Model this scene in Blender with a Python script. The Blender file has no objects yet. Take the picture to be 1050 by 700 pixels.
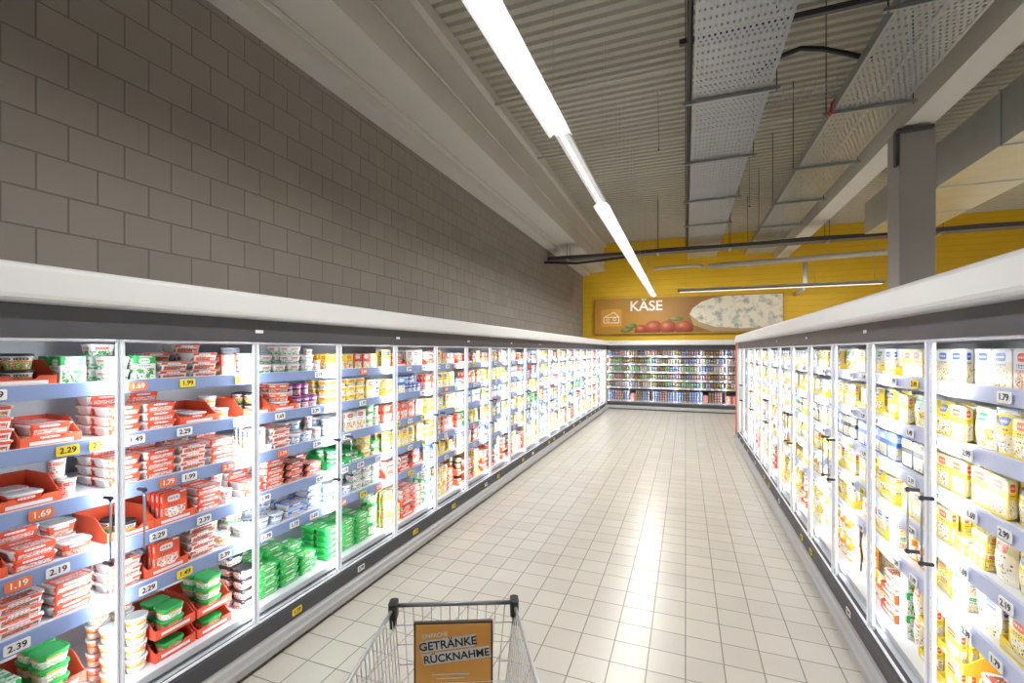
import bpy, math, random
from mathutils import Vector, Matrix
random.seed(31)
SC=bpy.context.scene; C=SC.collection
PI=math.pi
H=1.75; S_=0.3561; C_=0.9345
FL=-2.25; FR=0.95; FB=14.10; DW=0.66; RO=1.10
CEIL=5.28; WB=15.05
try: SC.view_settings.view_transform='Standard'
except Exception: pass

# ------------------------------------------------------------------ materials
MATS={}
def mat(name,col,rough=.5,metal=0,emis=0,spec=.5,ecol=None):
    if name in MATS: return MATS[name]
    m=bpy.data.materials.new(name); m.use_nodes=True
    b=m.node_tree.nodes['Principled BSDF']
    b.inputs['Base Color'].default_value=(*col,1); b.inputs['Roughness'].default_value=rough
    b.inputs['Metallic'].default_value=metal; b.inputs['Specular IOR Level'].default_value=spec
    if emis:
        b.inputs['Emission Color'].default_value=(*(ecol or col),1); b.inputs['Emission Strength'].default_value=emis
    MATS[name]=m; return m
def nt(m): return m.node_tree.nodes, m.node_tree.links
def noisy(name,c1,c2,scale,rough=.6,metal=0,bump=0):
    m=mat(name,c1,rough,metal); n,l=nt(m); b=n['Principled BSDF']
    tc=n.new('ShaderNodeTexCoord'); no=n.new('ShaderNodeTexNoise'); no.inputs['Scale'].default_value=scale; no.inputs['Detail'].default_value=4
    mx=n.new('ShaderNodeMix'); mx.data_type='RGBA'; mx.inputs[6].default_value=(*c1,1); mx.inputs[7].default_value=(*c2,1)
    l.new(tc.outputs['Object'],no.inputs['Vector']); l.new(no.outputs['Fac'],mx.inputs[0]); l.new(mx.outputs[2],b.inputs['Base Color'])
    if bump:
        bp=n.new('ShaderNodeBump'); bp.inputs['Strength'].default_value=bump; bp.inputs['Distance'].default_value=.01
        l.new(no.outputs['Fac'],bp.inputs['Height']); l.new(bp.outputs[0],b.inputs['Normal'])
    return m
def brickmat(name,c1,c2,mort,bw,bh,ms,axes,offset,rough,bump=.4,noise=.0):
    m=mat(name,c1,rough); n,l=nt(m); b=n['Principled BSDF']
    tc=n.new('ShaderNodeTexCoord'); sp=n.new('ShaderNodeSeparateXYZ'); cb=n.new('ShaderNodeCombineXYZ')
    l.new(tc.outputs['Object'],sp.inputs[0]); l.new(sp.outputs[axes[0]],cb.inputs[0]); l.new(sp.outputs[axes[1]],cb.inputs[1])
    br=n.new('ShaderNodeTexBrick'); br.offset=offset; br.squash=1
    br.inputs['Color1'].default_value=(*c1,1); br.inputs['Color2'].default_value=(*c2,1); br.inputs['Mortar'].default_value=(*mort,1)
    br.inputs['Scale'].default_value=1; br.inputs['Mortar Size'].default_value=ms; br.inputs['Mortar Smooth'].default_value=.3
    br.inputs['Brick Width'].default_value=bw; br.inputs['Row Height'].default_value=bh
    l.new(cb.outputs[0],br.inputs['Vector'])
    no=n.new('ShaderNodeTexNoise'); no.inputs['Scale'].default_value=2.2; no.inputs['Detail'].default_value=5
    l.new(tc.outputs['Object'],no.inputs['Vector'])
    mr=n.new('ShaderNodeMapRange'); mr.inputs[3].default_value=1-noise; mr.inputs[4].default_value=1+noise
    l.new(no.outputs['Fac'],mr.inputs[0])
    mx=n.new('ShaderNodeVectorMath'); mx.operation='SCALE'; l.new(br.outputs['Color'],mx.inputs[0]); l.new(mr.outputs[0],mx.inputs['Scale'])
    l.new(mx.outputs[0],b.inputs['Base Color'])
    bp=n.new('ShaderNodeBump'); bp.invert=True; bp.inputs['Strength'].default_value=bump; bp.inputs['Distance'].default_value=.006
    l.new(br.outputs['Fac'],bp.inputs['Height']); l.new(bp.outputs[0],b.inputs['Normal'])
    return m
M_floor=brickmat('floor tiles',(.70,.665,.585),(.645,.61,.535),(.28,.255,.215),.20,.20,.004,(0,1),0,.28,.4,.08)
M_block=brickmat('painted block wall',(.275,.243,.212),(.248,.219,.191),(.16,.14,.12),.27,.20,.0055,(1,2),.5,.75,.6,.08)
M_yellow=brickmat('yellow wall boards',(.74,.46,.012),(.72,.445,.012),(.56,.345,.010),6.0,.16,.006,(0,2),0,.5,.4,.08)
M_plainwall=noisy('plain wall',(.50,.48,.45),(.44,.42,.40),2,.8)
M_conc=noisy('painted concrete beam',(.68,.655,.61),(.62,.60,.56),1.5,.7)
M_column=noisy('column grey',(.43,.41,.39),(.40,.38,.36),1.5,.6)
M_ceil=noisy('coated ceiling sheet',(.52,.495,.42),(.475,.45,.38),.8,.55)
M_white=noisy('white enamel',(.80,.81,.82),(.77,.78,.80),3,.35)
M_canopy=noisy('canopy aluminium',(.60,.60,.60),(.56,.56,.565),1.2,.45,0)
M_dark=noisy('dark grey header',(.055,.053,.065),(.075,.073,.085),4,.35)
M_kick=noisy('dark plinth',(.06,.06,.07),(.08,.08,.09),4,.5)
M_bump=noisy('grey bumper',(.46,.46,.47),(.41,.41,.42),3,.4)
M_inner=mat('chiller liner white',(.72,.75,.79),.45)
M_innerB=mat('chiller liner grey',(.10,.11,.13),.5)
M_shelf=mat('shelf enamel',(.68,.71,.76),.4)
M_railL=mat('blue price rail',(.22,.30,.53),.3)
M_railR=mat('pale lilac price rail',(.52,.56,.76),.3)
M_frame=mat('door profile pale glow',(.80,.81,.88),.3,0,.28)  # slight glow put into the profile so it stays pale when backlit
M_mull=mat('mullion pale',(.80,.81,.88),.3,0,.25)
M_led=mat('led strip',(1,1,1),.4,0,1.3,.5,(.93,.95,1))
M_black=mat('black plastic',(.015,.015,.017),.4)
M_bar=mat('handle bar grey',(.50,.51,.55),.2,.3)
M_hend=mat('handle end dark grey',(.05,.05,.06),.35)
M_orange=mat('orange guard',(.9,.14,.02),.4)
M_galv=noisy('galvanised steel',(.34,.36,.38),(.44,.46,.48),6,.35,.7)
M_duct=noisy('duct steel',(.50,.53,.55),(.66,.69,.71),3,.32,.75)
M_chrome=mat('trolley chrome',(.80,.81,.83),.28,.75)
M_tube=mat('lit tube',(1,1,1),.4,0,16,.5,(1,1,.98))
M_refl=mat('white reflector',(.55,.55,.55),.35,0,0)
M_pvc=mat('white pipe',(.62,.60,.55),.4)
M_red=mat('red cable',(.65,.02,.02),.5)
M_edge=mat('glass edge',(.70,.80,.82),.15)
def perfmat():
    m=bpy.data.materials.new('perforated tray steel'); m.use_nodes=True; n,l=nt(m); b=n['Principled BSDF']; o=n['Material Output']
    b.inputs['Base Color'].default_value=(.38,.40,.42,1); b.inputs['Metallic'].default_value=.65; b.inputs['Roughness'].default_value=.36
    tc=n.new('ShaderNodeTexCoord'); br=n.new('ShaderNodeTexBrick'); br.inputs['Scale'].default_value=1; br.offset=.5
    br.inputs['Brick Width'].default_value=.04; br.inputs['Row Height'].default_value=.05; br.inputs['Mortar Size'].default_value=.0125; br.inputs['Mortar Smooth'].default_value=0
    t=n.new('ShaderNodeBsdfTransparent'); x=n.new('ShaderNodeMixShader')
    l.new(tc.outputs['Object'],br.inputs['Vector']); l.new(br.outputs['Fac'],x.inputs[0]); l.new(t.outputs[0],x.inputs[1]); l.new(b.outputs[0],x.inputs[2]); l.new(x.outputs[0],o.inputs[0]); return m
M_perf=perfmat()

def make_print():
    g=bpy.data.node_groups.new('pack print','ShaderNodeTree')
    for s in ('Base','Band','PicA','PicB','Logo'): g.interface.new_socket(s,in_out='INPUT',socket_type='NodeSocketColor')
    g.interface.new_socket('Color',in_out='OUTPUT',socket_type='NodeSocketColor')
    n=g.nodes; l=g.links; gi=n.new('NodeGroupInput'); go=n.new('NodeGroupOutput')
    tc=n.new('ShaderNodeTexCoord'); sp=n.new('ShaderNodeSeparateXYZ'); l.new(tc.outputs['UV'],sp.inputs[0]); u,v=sp.outputs[0],sp.outputs[1]
    def mth(op,a,b):
        k=n.new('ShaderNodeMath'); k.operation=op
        for i,q in enumerate((a,b)):
            if isinstance(q,(int,float)): k.inputs[i].default_value=q
            else: l.new(q,k.inputs[i])
        return k.outputs[0]
    def mix(f,a,b):
        k=n.new('ShaderNodeMix'); k.data_type='RGBA'; l.new(f,k.inputs[0])
        for i,q in ((6,a),(7,b)):
            if isinstance(q,tuple): k.inputs[i].default_value=q
            else: l.new(q,k.inputs[i])
        return k.outputs[2]
    oi=n.new('ShaderNodeObjectInfo'); ad=n.new('ShaderNodeVectorMath'); ad.operation='ADD'; l.new(tc.outputs['UV'],ad.inputs[0]); l.new(oi.outputs['Location'],ad.inputs[1])
    no=n.new('ShaderNodeTexNoise'); no.inputs['Scale'].default_value=6; no.inputs['Detail'].default_value=3; l.new(ad.outputs[0],no.inputs['Vector'])
    pic=mix(mth('GREATER_THAN',no.outputs['Fac'],.5),gi.outputs['PicA'],gi.outputs['PicB'])
    n2=n.new('ShaderNodeTexNoise'); n2.inputs['Scale'].default_value=17; n2.inputs['Detail'].default_value=1; l.new(ad.outputs[0],n2.inputs['Vector'])
    pic=mix(mth('GREATER_THAN',n2.outputs['Fac'],.62),pic,(.22,.10,.04,1))
    pic=mix(mth('LESS_THAN',n2.outputs['Fac'],.36),pic,(.95,.85,.62,1))
    def rect(a,b,c,d): return mth('MULTIPLY',mth('MULTIPLY',mth('GREATER_THAN',u,a),mth('LESS_THAN',u,b)),mth('MULTIPLY',mth('GREATER_THAN',v,c),mth('LESS_THAN',v,d)))
    c=mix(rect(.08,.92,.06,.5),gi.outputs['Base'],pic)
    c=mix(mth('GREATER_THAN',v,.68),c,gi.outputs['Band'])
    du=mth('ABSOLUTE',mth('SUBTRACT',u,.45),0); dv=mth('ABSOLUTE',mth('SUBTRACT',v,.79),0)
    e=mth('ADD',mth('POWER',mth('DIVIDE',du,.26),4.0),mth('POWER',mth('DIVIDE',dv,.10),4.0))
    c=mix(mth('LESS_THAN',e,1.0),c,gi.outputs['Logo'])
    wv=mth('GREATER_THAN',mth('SINE',mth('MULTIPLY',u,58.0),0),-.3)
    c=mix(mth('MULTIPLY',rect(.24,.66,.765,.815),wv),c,gi.outputs['Band'])
    c=mix(mth('MULTIPLY',rect(.15,.75,.585,.625),wv),c,(.08,.08,.10,1))
    c=mix(mth('MULTIPLY',rect(.15,.55,.54,.56),wv),c,(.12,.12,.12,1))
    c=mix(rect(.72,.9,.10,.24),c,(.95,.95,.93,1)); c=mix(rect(.75,.87,.14,.18),c,gi.outputs['Band'])
    l.new(c,go.inputs[0]); return g
PRINT=make_print()
def pm(name,base,band,pa,pb,logo,rough=.35):
    m=mat(name,base,rough); n,l=nt(m); g=n.new('ShaderNodeGroup'); g.node_tree=PRINT
    for k,c in zip(('Base','Band','PicA','PicB','Logo'),(base,band,pa,pb,logo)): g.inputs[k].default_value=(*c,1)
    l.new(g.outputs[0],n['Principled BSDF'].inputs['Base Color']); return m

# ------------------------------------------------------------------ mesh builder
class MB:
    def __init__(s): s.v=[]; s.f=[]; s.m=[]; s.sm=[]
    def add(s,vs,fs,mi=0,smooth=False):
        o=len(s.v); s.v+=[tuple(a) for a in vs]; s.f+=[tuple(i+o for i in f) for f in fs]; s.m+=[mi]*len(fs); s.sm+=[smooth]*len(fs); return s
    def box(s,x0,x1,y0,y1,z0,z1,mi=0):
        return s.add([(x0,y0,z0),(x1,y0,z0),(x1,y1,z0),(x0,y1,z0),(x0,y0,z1),(x1,y0,z1),(x1,y1,z1),(x0,y1,z1)],
          [(0,3,2,1),(4,5,6,7),(0,1,5,4),(1,2,6,5),(2,3,7,6),(3,0,4,7)],mi)
    def loft(s,rings,mi=0,cap=(True,True),smooth=False):
        n=len(rings[0]); vs=[p for r in rings for p in r]; fs=[]
        for k in range(len(rings)-1):
            for i in range(n):
                j=(i+1)%n; fs.append((k*n+i,k*n+j,(k+1)*n+j,(k+1)*n+i))
        s.add(vs,fs,mi,smooth); o=len(s.v)-len(vs)
        if cap[0]: s.f.append(tuple(o+i for i in reversed(range(n)))); s.m.append(mi); s.sm.append(False)
        if cap[1]: s.f.append(tuple(o+(len(rings)-1)*n+i for i in range(n))); s.m.append(mi); s.sm.append(False)
        return s
    def lathe(s,prof,n=16,mi=0,cx=0,cy=0):
        return s.loft([[(cx+r*math.cos(2*PI*i/n),cy+r*math.sin(2*PI*i/n),z) for i in range(n)] for r,z in prof],mi,smooth=True)
    def prism_x(s,prof,x0,x1,mi=0,smooth=False):
        return s.loft([[(x0,y,z) for y,z in prof],[(x1,y,z) for y,z in prof]],mi,smooth=smooth)
    def tube(s,pts,r,n=6,mi=0):
        P=[Vector(p) for p in pts]; rings=[]
        for i,p in enumerate(P):
            a=P[max(0,i-1)]; b=P[min(len(P)-1,i+1)]; t=(b-a).normalized()
            up=Vector((0,0,1)) if abs(t.z)<.9 else Vector((1,0,0)); x=t.cross(up).normalized(); y=t.cross(x)
            rings.append([p+x*(r*math.cos(2*PI*k/n))+y*(r*math.sin(2*PI*k/n)) for k in range(n)])
        return s.loft(rings,mi,smooth=True)
    def mesh(s,name,mats):
        me=bpy.data.meshes.new(name); me.from_pydata(s.v,[],s.f); 
        for m in mats: me.materials.append(m)
        me.polygons.foreach_set('material_index',s.m); me.polygons.foreach_set('use_smooth',s.sm)
        uv=s.uvs(); L=me.uv_layers.new(name='UVMap'); L.data.foreach_set('uv',uv); me.update(); return me
    def uvs(s,bb=None):
        if bb is None:
            xs=[v[0] for v in s.v]; ys=[v[1] for v in s.v]; zs=[v[2] for v in s.v]; bb=(min(xs),max(xs),min(ys),max(ys),min(zs),max(zs))
        dx,dy,dz=[max(1e-6,bb[2*i+1]-bb[2*i]) for i in range(3)]
        out=[]
        for f in s.f:
            a,b,c=[Vector(s.v[i]) for i in (f[0],f[1],f[2])]; nrm=(b-a).cross(c-a); ax=(abs(nrm.x),abs(nrm.y),abs(nrm.z))
            for i in f:
                x,y,z=s.v[i]; X=(x-bb[0])/dx; Y=(y-bb[2])/dy; Z=(z-bb[4])/dz
                if ax[2]>=ax[0] and ax[2]>=ax[1]: out+=[X,Y]
                elif ax[1]>=ax[0]: out+=[X,Z]
                else: out+=[Y,Z]
        return out
    def obj(s,name,mats,parent=None):
        if not isinstance(mats,(list,tuple)): mats=[mats]
        o=bpy.data.objects.new(name,s.mesh(name,mats)); C.objects.link(o)
        if parent: o.parent=parent
        return o
def rr(w,d,r,z,n=3,cx=0,cy=0):
    out=[]
    for (sx,sy,a0) in ((1,1,0),(-1,1,PI/2),(-1,-1,PI),(1,-1,1.5*PI)):
        for k in range(n):
            a=a0+PI/2*k/(n-1); out.append((cx+sx*(w/2-r)+r*math.cos(a),cy+sy*(d/2-r)+r*math.sin(a),z))
    return out
def empty(name,loc=(0,0,0),rz=0):
    o=bpy.data.objects.new(name,None); C.objects.link(o); o.location=loc; o.rotation_euler=(0,0,rz); o.empty_display_size=.1; return o
def tag(o,label,cat,group=None,kind=None):
    if kind=='structure': o['kind']='structure'; 
    else:
        o['label']=label; o['category']=cat
        if kind: o['kind']=kind
    if group: o['group']=group
    return o
def dup(root):
    r=root.copy(); C.objects.link(r)
    for ch in root.children:
        c=ch.copy(); C.objects.link(c); c.parent=r
        for g in ch.children:
            d=g.copy(); C.objects.link(d); d.parent=c
    return r
TXT={}
def textmesh(s,size,m,bold=.0,name='text',ext=.0004):
    key=(s,size,m.name,bold)
    if key in TXT: return TXT[key]
    cu=bpy.data.curves.new('t','FONT'); cu.body=s; cu.size=size; cu.extrude=ext; cu.offset=bold; cu.align_x='CENTER'; cu.align_y='CENTER'
    ob=bpy.data.objects.new('t',cu); C.objects.link(ob); dg=bpy.context.evaluated_depsgraph_get()
    me=bpy.data.meshes.new_from_object(ob.evaluated_get(dg)); bpy.data.objects.remove(ob)
    me.transform(Matrix.Rotation(PI/2,4,'X')); me.materials.clear(); me.materials.append(m); me.name=name; TXT[key]=me; return me
def textobj(name,s,size,m,parent,loc,bold=0):
    o=bpy.data.objects.new(name,textmesh(s,size,m,bold,name)); C.objects.link(o); o.parent=parent; o.location=loc; return o

# ------------------------------------------------------------------ setting
def struct(name,mb,m): o=mb.obj(name,m); o['kind']='structure'; return o
XR=9.5; Y0=-4.0
struct('floor',MB().box(-3.4,XR,Y0,WB+.2,-.1,0),M_floor)
struct('wall_left',MB().box(-3.4,-3.2,Y0,WB+.2,0,CEIL+.15),M_block)
struct('wall_back',MB().box(-3.2,XR,WB,WB+.2,0,CEIL+.15),M_yellow)
struct('wall_right',MB().box(XR,XR+.2,Y0,WB+.2,0,CEIL+.15),M_plainwall)
struct('wall_front',MB().box(-3.4,XR+.2,Y0-.2,Y0,0,CEIL+.15),M_plainwall)
mb=MB(); prof=[]; y=Y0; P=.15
while y<WB+.1:
    prof+=[(y,CEIL),(y+.07,CEIL),(y+.09,CEIL+.035),(y+.13,CEIL+.035)]; y+=P
n=len(prof); vs=[(-3.3,a,b) for a,b in prof]+[(XR+.1,a,b) for a,b in prof]
mb.add(vs,[(i,i+1,n+i+1,n+i) for i in range(n-1)])
struct('ceiling',mb,M_ceil)
struct('trim_1',MB().box(-3.2,-2.5,Y0,WB,4.36,CEIL-.002).box(-3.2,-2.98,Y0,WB,4.26,4.36).box(-2.5,-2.42,Y0,WB,5.14,CEIL-.002).box(-2.5,-2.46,Y0,WB,4.36,4.44),M_conc)
struct('trim_2',MB().box(2.4,2.7,Y0,WB,4.4,CEIL-.002).box(2.34,2.76,Y0,WB,5.12,CEIL-.003),M_conc)
struct('trim_3',MB().loft([rr(.35,.35,.015,z,3,2.55,6.875) for z in (0,4.4)]),M_column)
# ------------------------------------------------------------------ chiller units
SHZ=[1.61,1.37,1.14,.90,.67]; DECK=.25
CAN=[(-.005,1.925),(-.055,1.925),(-.070,1.930),(-.076,1.940),(-.076,1.955),(-.060,2.045),(-.054,2.058),(-.042,2.067),(-.02,2.07),(.06,2.07),(.06,2.03),(-.005,2.03)][::-1]
def chiller(n,railm,label):
    L=n*DW; r=empty('glass_door_chiller')
    hb=MB()
    hb.box(0,L,.90,.93,.03,2.0).box(0,L,.66,.68,.22,1.80)
    hb.box(0,L,.02,.90,1.80,1.83).box(0,L,.02,.93,2.0,2.03).box(0,L,.04,.66,.03,.20)
    hb.obj('housing',M_inner,r)
    MB().prism_x(CAN,0,L,0).obj('canopy',M_canopy,r)
    MB().box(0,L,-.012,.02,1.80,1.925).box(0,L,-.018,-.012,1.80,1.81).obj('header_strip',M_dark,r)
    MB().box(0,L,-.02,.04,.118,.205).box(0,L,0,.04,.0,.03).obj('plinth',M_kick,r)
    MB().prism_x([(0,.025),(-.065,.025),(-.073,.035),(-.073,.07),(-.06,.082),(-.05,.104),(-.035,.116),(0,.117)][::-1],0,L,0).obj('bumper',M_bump,r)
    for z in SHZ+[DECK]:
        y0=.10 if z>DECK else .06
        s=MB().box(0,L,y0,.655,z-.022,z-.002).box(0,L,y0,y0+.006,z-.002,z+.012)
        for i in range(n+1):
            x=min(max(i*DW,.004),L-.004)
            if z>DECK: s.add([(x-.002,.64,z-.022),(x-.002,.20,z-.022),(x-.002,.64,z-.07),(x+.002,.64,z-.022),(x+.002,.20,z-.022),(x+.002,.64,z-.07)],[(0,1,2),(3,5,4),(0,3,4,1),(1,4,5,2),(0,2,5,3)])
        so=s.obj('shelf' if z>DECK else 'bottom_deck',M_shelf,r)
        if z>DECK:
            MB().prism_x([(y0,z-.042),(y0-.022,z-.047),(y0-.012,z+.010),(y0,z+.010)][::-1],.002,L-.002).obj('price_rail',railm,so)
    for i in range(n+1):
        x=i*DW; x0=max(0,x-.008); x1=min(L,x+.008)
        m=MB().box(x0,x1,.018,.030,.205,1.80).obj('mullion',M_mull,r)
        b=MB()
        if x1<L: b.box(x1,x1+.002,.020,.029,.23,1.78)
        if x0>0: b.box(x0-.002,x0,.020,.029,.23,1.78)
        b.obj('led_strip',M_led,m)
    for i in range(n):
        a=i*DW+.0025; b=(i+1)*DW-.0025; f=.005
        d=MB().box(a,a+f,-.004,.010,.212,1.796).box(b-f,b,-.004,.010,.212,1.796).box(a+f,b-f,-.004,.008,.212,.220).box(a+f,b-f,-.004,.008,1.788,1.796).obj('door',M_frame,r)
        g=.004
        MB().box(a+f,a+f+g,.000,.004,.220,1.788).box(b-f-g,b-f,.000,.004,.220,1.788).obj('glass_edge',M_edge,d)
        hx=b-.06 if i%2==0 else a+.06
        h=MB().tube([(hx,-.040,.87),(hx,-.040,1.15)],.0045,8,0)
        for z in (.875,1.145): h.loft([[(hx+.008*math.cos(t*PI/4),yy,z+.008*math.sin(t*PI/4)) for t in range(8)] for yy in (-.050,.0)],1).tube([(hx,-.040,z-.010),(hx,-.040,z+.010)],.007,8,1)
        h.obj('handle',[M_bar,M_hend],d)
    return r
def place(side,a,ly,z):
    if side=='L': return Vector((FL-ly,a,z)),PI/2
    if side=='R': return Vector((FR+ly,a,z)),-PI/2
    return Vector((a,FB+ly,z)),0
ordn=['first','second','third','fourth','fifth','sixth','seventh','eighth','ninth','tenth','eleventh','twelfth','thirteenth','fourteenth','fifteenth','sixteenth','seventeenth','eighteenth','nineteenth','twentieth']
p4L=chiller(4,M_railL,''); p2L=chiller(2,M_railL,'')
def setc(o,loc,rz,label): o.location=loc; o.rotation_euler=(0,0,rz); tag(o,label,'chiller')
p4R=dup(p4L); p2R=dup(p2L); p4B=dup(p4L)
def remat(o,m): me=o.data.copy(); me.materials.clear(); me.materials.append(m); o.data=me
for rt in (p4R,p2R,p4B):
    for s in rt.children:
        if s.name.startswith('canopy') and rt!=p4B: s.location.z=-.02
        if rt==p4B:
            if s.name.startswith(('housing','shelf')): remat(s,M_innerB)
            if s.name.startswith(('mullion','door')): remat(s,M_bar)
        for g in s.children:
            if g.name.startswith('price_rail'): remat(g,M_railR if rt!=p4B else M_bar)
            if rt==p4B and g.name.startswith('led_strip'): remat(g,mat('dim led strip',(1,1,1),.4,0,.5))
LB=[-.755,1.885,4.525,7.165,9.805,12.445]
for i in range(6):
    o=(p4L if i==0 else p2L if i==5 else dup(p4L))
    setc(o,(FL,LB[i],0),PI/2,'%s tall glass-door chiller along the block wall, counted from the trolley, dark header'%ordn[i])
RB=[RO+1.98,RO+4.62,RO+7.26,RO+8.58]
for i in range(4):
    o=(p4R if i==0 else p2R if i==3 else dup(p4R))
    setc(o,(FR,RB[i],0),-PI/2,'%s glass-door chiller of the right-hand row counted from the camera, grey canopy'%ordn[i])
setc(p4B,(FL,FB,0),0,'chiller across the end of the aisle, left part under the cheese sign')
o=dup(p4B); setc(o,(FL+4*DW,FB,0),0,'chiller across the end of the aisle, part beside the far end of right row')
r=empty('corner_panel',(FL,13.767,0),PI/2); L=FB-.085-13.767
MB().box(.002,L,.0,.03,.12,1.8).box(.002,L,.03,.9,1.98,2.03).box(.002,.012,.035,.9,.12,1.8).obj('panel',M_white,r)
MB().prism_x(CAN,.002,L,0).obj('canopy',M_canopy,r)
MB().box(.002,L,-.012,.0,1.80,1.925).obj('header_strip',M_dark,r); MB().box(.002,L,-.05,.0,.0,.118).obj('bumper',M_bump,r)
tag(r,'white corner panel joining the left chillers to the end chillers','panel')
r=empty('end_panel',(FR,RB[3]+.002,0)); 
MB().box(-.03,.93,.0,.03,.0,2.01).obj('panel',M_white,r)
MB().box(-.05,-.03,-.0,.03,.15,1.90).box(-.05,.0,.03,.036,.15,1.90).obj('corner_guard',M_orange,r)['label']='orange edge strip'
MB().box(-.085,-.03,.0,.03,.0,.15).obj('foot',M_white,r)
tag(r,'white end panel with orange edge strip closing the right-hand chiller row','panel')

def area(name,loc,dirv,sx,sy,P,col=(1,1,1),up='Y',spread=None):
    ld=bpy.data.lights.new(name,'AREA'); ld.shape='RECTANGLE'; ld.size=sx; ld.size_y=sy; ld.energy=P; ld.color=col
    o=bpy.data.objects.new(name,ld); C.objects.link(o); o.location=loc; o.rotation_euler=Vector(dirv).to_track_quat('-Z',up).to_euler(); 
    if spread: ld.spread=spread
    return o
COOL=(.92,.96,1)
for k in range(-1,21):
    a=.565+k*DW; p,_=place('L',a,.038,1.0); area('chiller_led',p,(-1,0,0),.015,1.5,8.6 if k<4 else 7.0,COOL)
for k in range(0,14):
    a=RO+(k-1)*DW; p,_=place('R',a,.038,1.0); area('chiller_led',p,(1,0,0),.015,1.5,6.4,COOL)
for k in range(0,6):
    p,_=place('B',FL+k*DW+.0,.038,1.0); area('chiller_led',p,(0,1,0),.015,1.5,3.0,COOL)

# ------------------------------------------------------------------ products
W=(.90,.90,.90); RED=(.86,.10,.04); DR=(.45,.02,.02); GR=(.03,.45,.10); LG=(.35,.70,.25); BL=(.05,.14,.55); LB_=(.25,.5,.85); YE=(.95,.70,.05); LY=(.95,.86,.45); OR=(.93,.32,.03)
BK=(.03,.03,.035); PU=(.30,.05,.28); BR=(.36,.14,.07); PK=(.85,.45,.38); CR=(.90,.80,.60); GY=(.45,.47,.50)
plastic_w=mat('white plastic',(.80,.81,.81),.35); plastic_b=mat('black tray plastic',(.03,.03,.035),.3); plastic_c=mat('clear-ish plastic',(.66,.70,.71),.15)
lidm={'w':plastic_w,'b':plastic_b,'g':mat('green lid',GR,.35),'r':mat('red lid',RED,.35),'c':plastic_c,'u':mat('blue lid',BL,.35),'p':mat('purple lid',PU,.35),'y':mat('yellow lid',YE,.35)}
DIM={'sleeved_tray':(.150,.044,.12),'food_box':(.09,.12,.07),'square_tub':(.104,.058,.10),'round_tub':(.092,.064,.092),'yoghurt_pot':(.064,.078,.064),
 'foil_pouch':(.125,.155,.05),'slice_pack':(.115,.150,.03),'cheese_block':(.11,.068,.07),'drink_carton':(.068,.175,.068),'round_cheese_box':(.10,.032,.10),'display_carton':(.19,.105,.26)}
KW={'sleeved_tray':'sleeved food tray','food_box':'boxed food pack','square_tub':'square tub','round_tub':'round tub','yoghurt_pot':'small pot','foil_pouch':'filled pouch','slice_pack':'flat slice pack',
 'cheese_block':'wrapped cheese block','drink_carton':'tall carton','round_cheese_box':'flat round box','display_carton':'open display carton'}
CATN={'sleeved_tray':'food tray','food_box':'food box','square_tub':'tub','round_tub':'tub','yoghurt_pot':'pot','foil_pouch':'pouch','slice_pack':'food packet','cheese_block':'cheese','drink_carton':'carton','round_cheese_box':'cheese box','display_carton':'display box'}
D={}
def des(key,kind,adj,base,band,pa,pb,logo,sec='w'):
    D[key]=(kind,adj,pm(key+' print',base,band,pa,pb,logo),lidm[sec])
des('tr_red','sleeved_tray','red-and-white',RED,RED,PK,W,W,'w')
des('tr_wr','sleeved_tray','white-and-red',W,RED,BR,RED,W,'w')
des('tr_blk','sleeved_tray','red-labelled black',RED,BK,BR,PK,W,'b')
des('tr_dk','sleeved_tray','red-labelled dark',RED,RED,BR,PK,W,'b')
des('tr_grn','sleeved_tray','green',GR,GR,LG,GR,W,'g')
des('tr_blu','sleeved_tray','blue-labelled',LB_,BL,W,PK,W,'w')
des('bx_grn','food_box','green-and-white',W,GR,GR,W,W)
des('bx_red','food_box','red',RED,RED,W,YE,W)
des('bx_yel','food_box','yellow',YE,YE,W,OR,RED)
des('bx_wht','food_box','white-and-blue',W,W,BL,LB_,BL)
des('sq_wht','square_tub','white',W,W,GR,W,RED,'w')
des('sq_red','square_tub','red-banded',RED,RED,BR,PK,W,'c')
des('sq_blk','square_tub','dark-lidded',W,BK,BR,W,W,'b')
des('sq_grn','square_tub','green-lidded',W,GR,LG,W,OR,'g')
des('sq_yel','square_tub','yellow',YE,YE,W,YE,RED,'w')
des('rt_wht','round_tub','white',W,W,LB_,W,BL,'w')
des('rt_sal','round_tub','black-lidded salad',OR,W,BR,GR,BK,'b')
des('rt_grn','round_tub','green-lidded',GR,W,W,LG,GR,'g')
des('rt_cl','round_tub','clear-lidded orange-labelled',OR,W,CR,W,OR,'c')
des('yp_pur','yoghurt_pot','purple',PU,PU,W,PK,W,'p')
des('yp_wht','yoghurt_pot','white',W,W,PK,W,RED,'w')
des('yp_blu','yoghurt_pot','blue',BL,BL,W,LB_,W,'u')
des('yp_grn','yoghurt_pot','green',GR,LG,W,LG,W,'g')
des('yp_dark','yoghurt_pot','dark',BK,BR,W,BK,YE,'b')
des('yp_red','yoghurt_pot','dark-red',DR,DR,W,PK,W,'w')
des('po_yel','foil_pouch','yellow',YE,YE,LY,W,BL)
des('po_crm','foil_pouch','cream',CR,LY,W,CR,RED)
des('po_grn','foil_pouch','green',GR,LG,W,LY,W)
des('po_blu','foil_pouch','blue',LB_,BL,W,LY,W)
des('po_wht','foil_pouch','white',W,W,LY,YE,GR)
des('po_org','foil_pouch','orange',OR,YE,LY,W,W)
des('sl_yel','slice_pack','yellow',YE,LY,LY,W,RED)
des('sl_red','slice_pack','red',RED,RED,PK,W,W)
des('sl_blu','slice_pack','blue',BL,LB_,LY,W,W)
des('sl_wht','slice_pack','white',W,W,PK,LY,RED)
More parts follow.
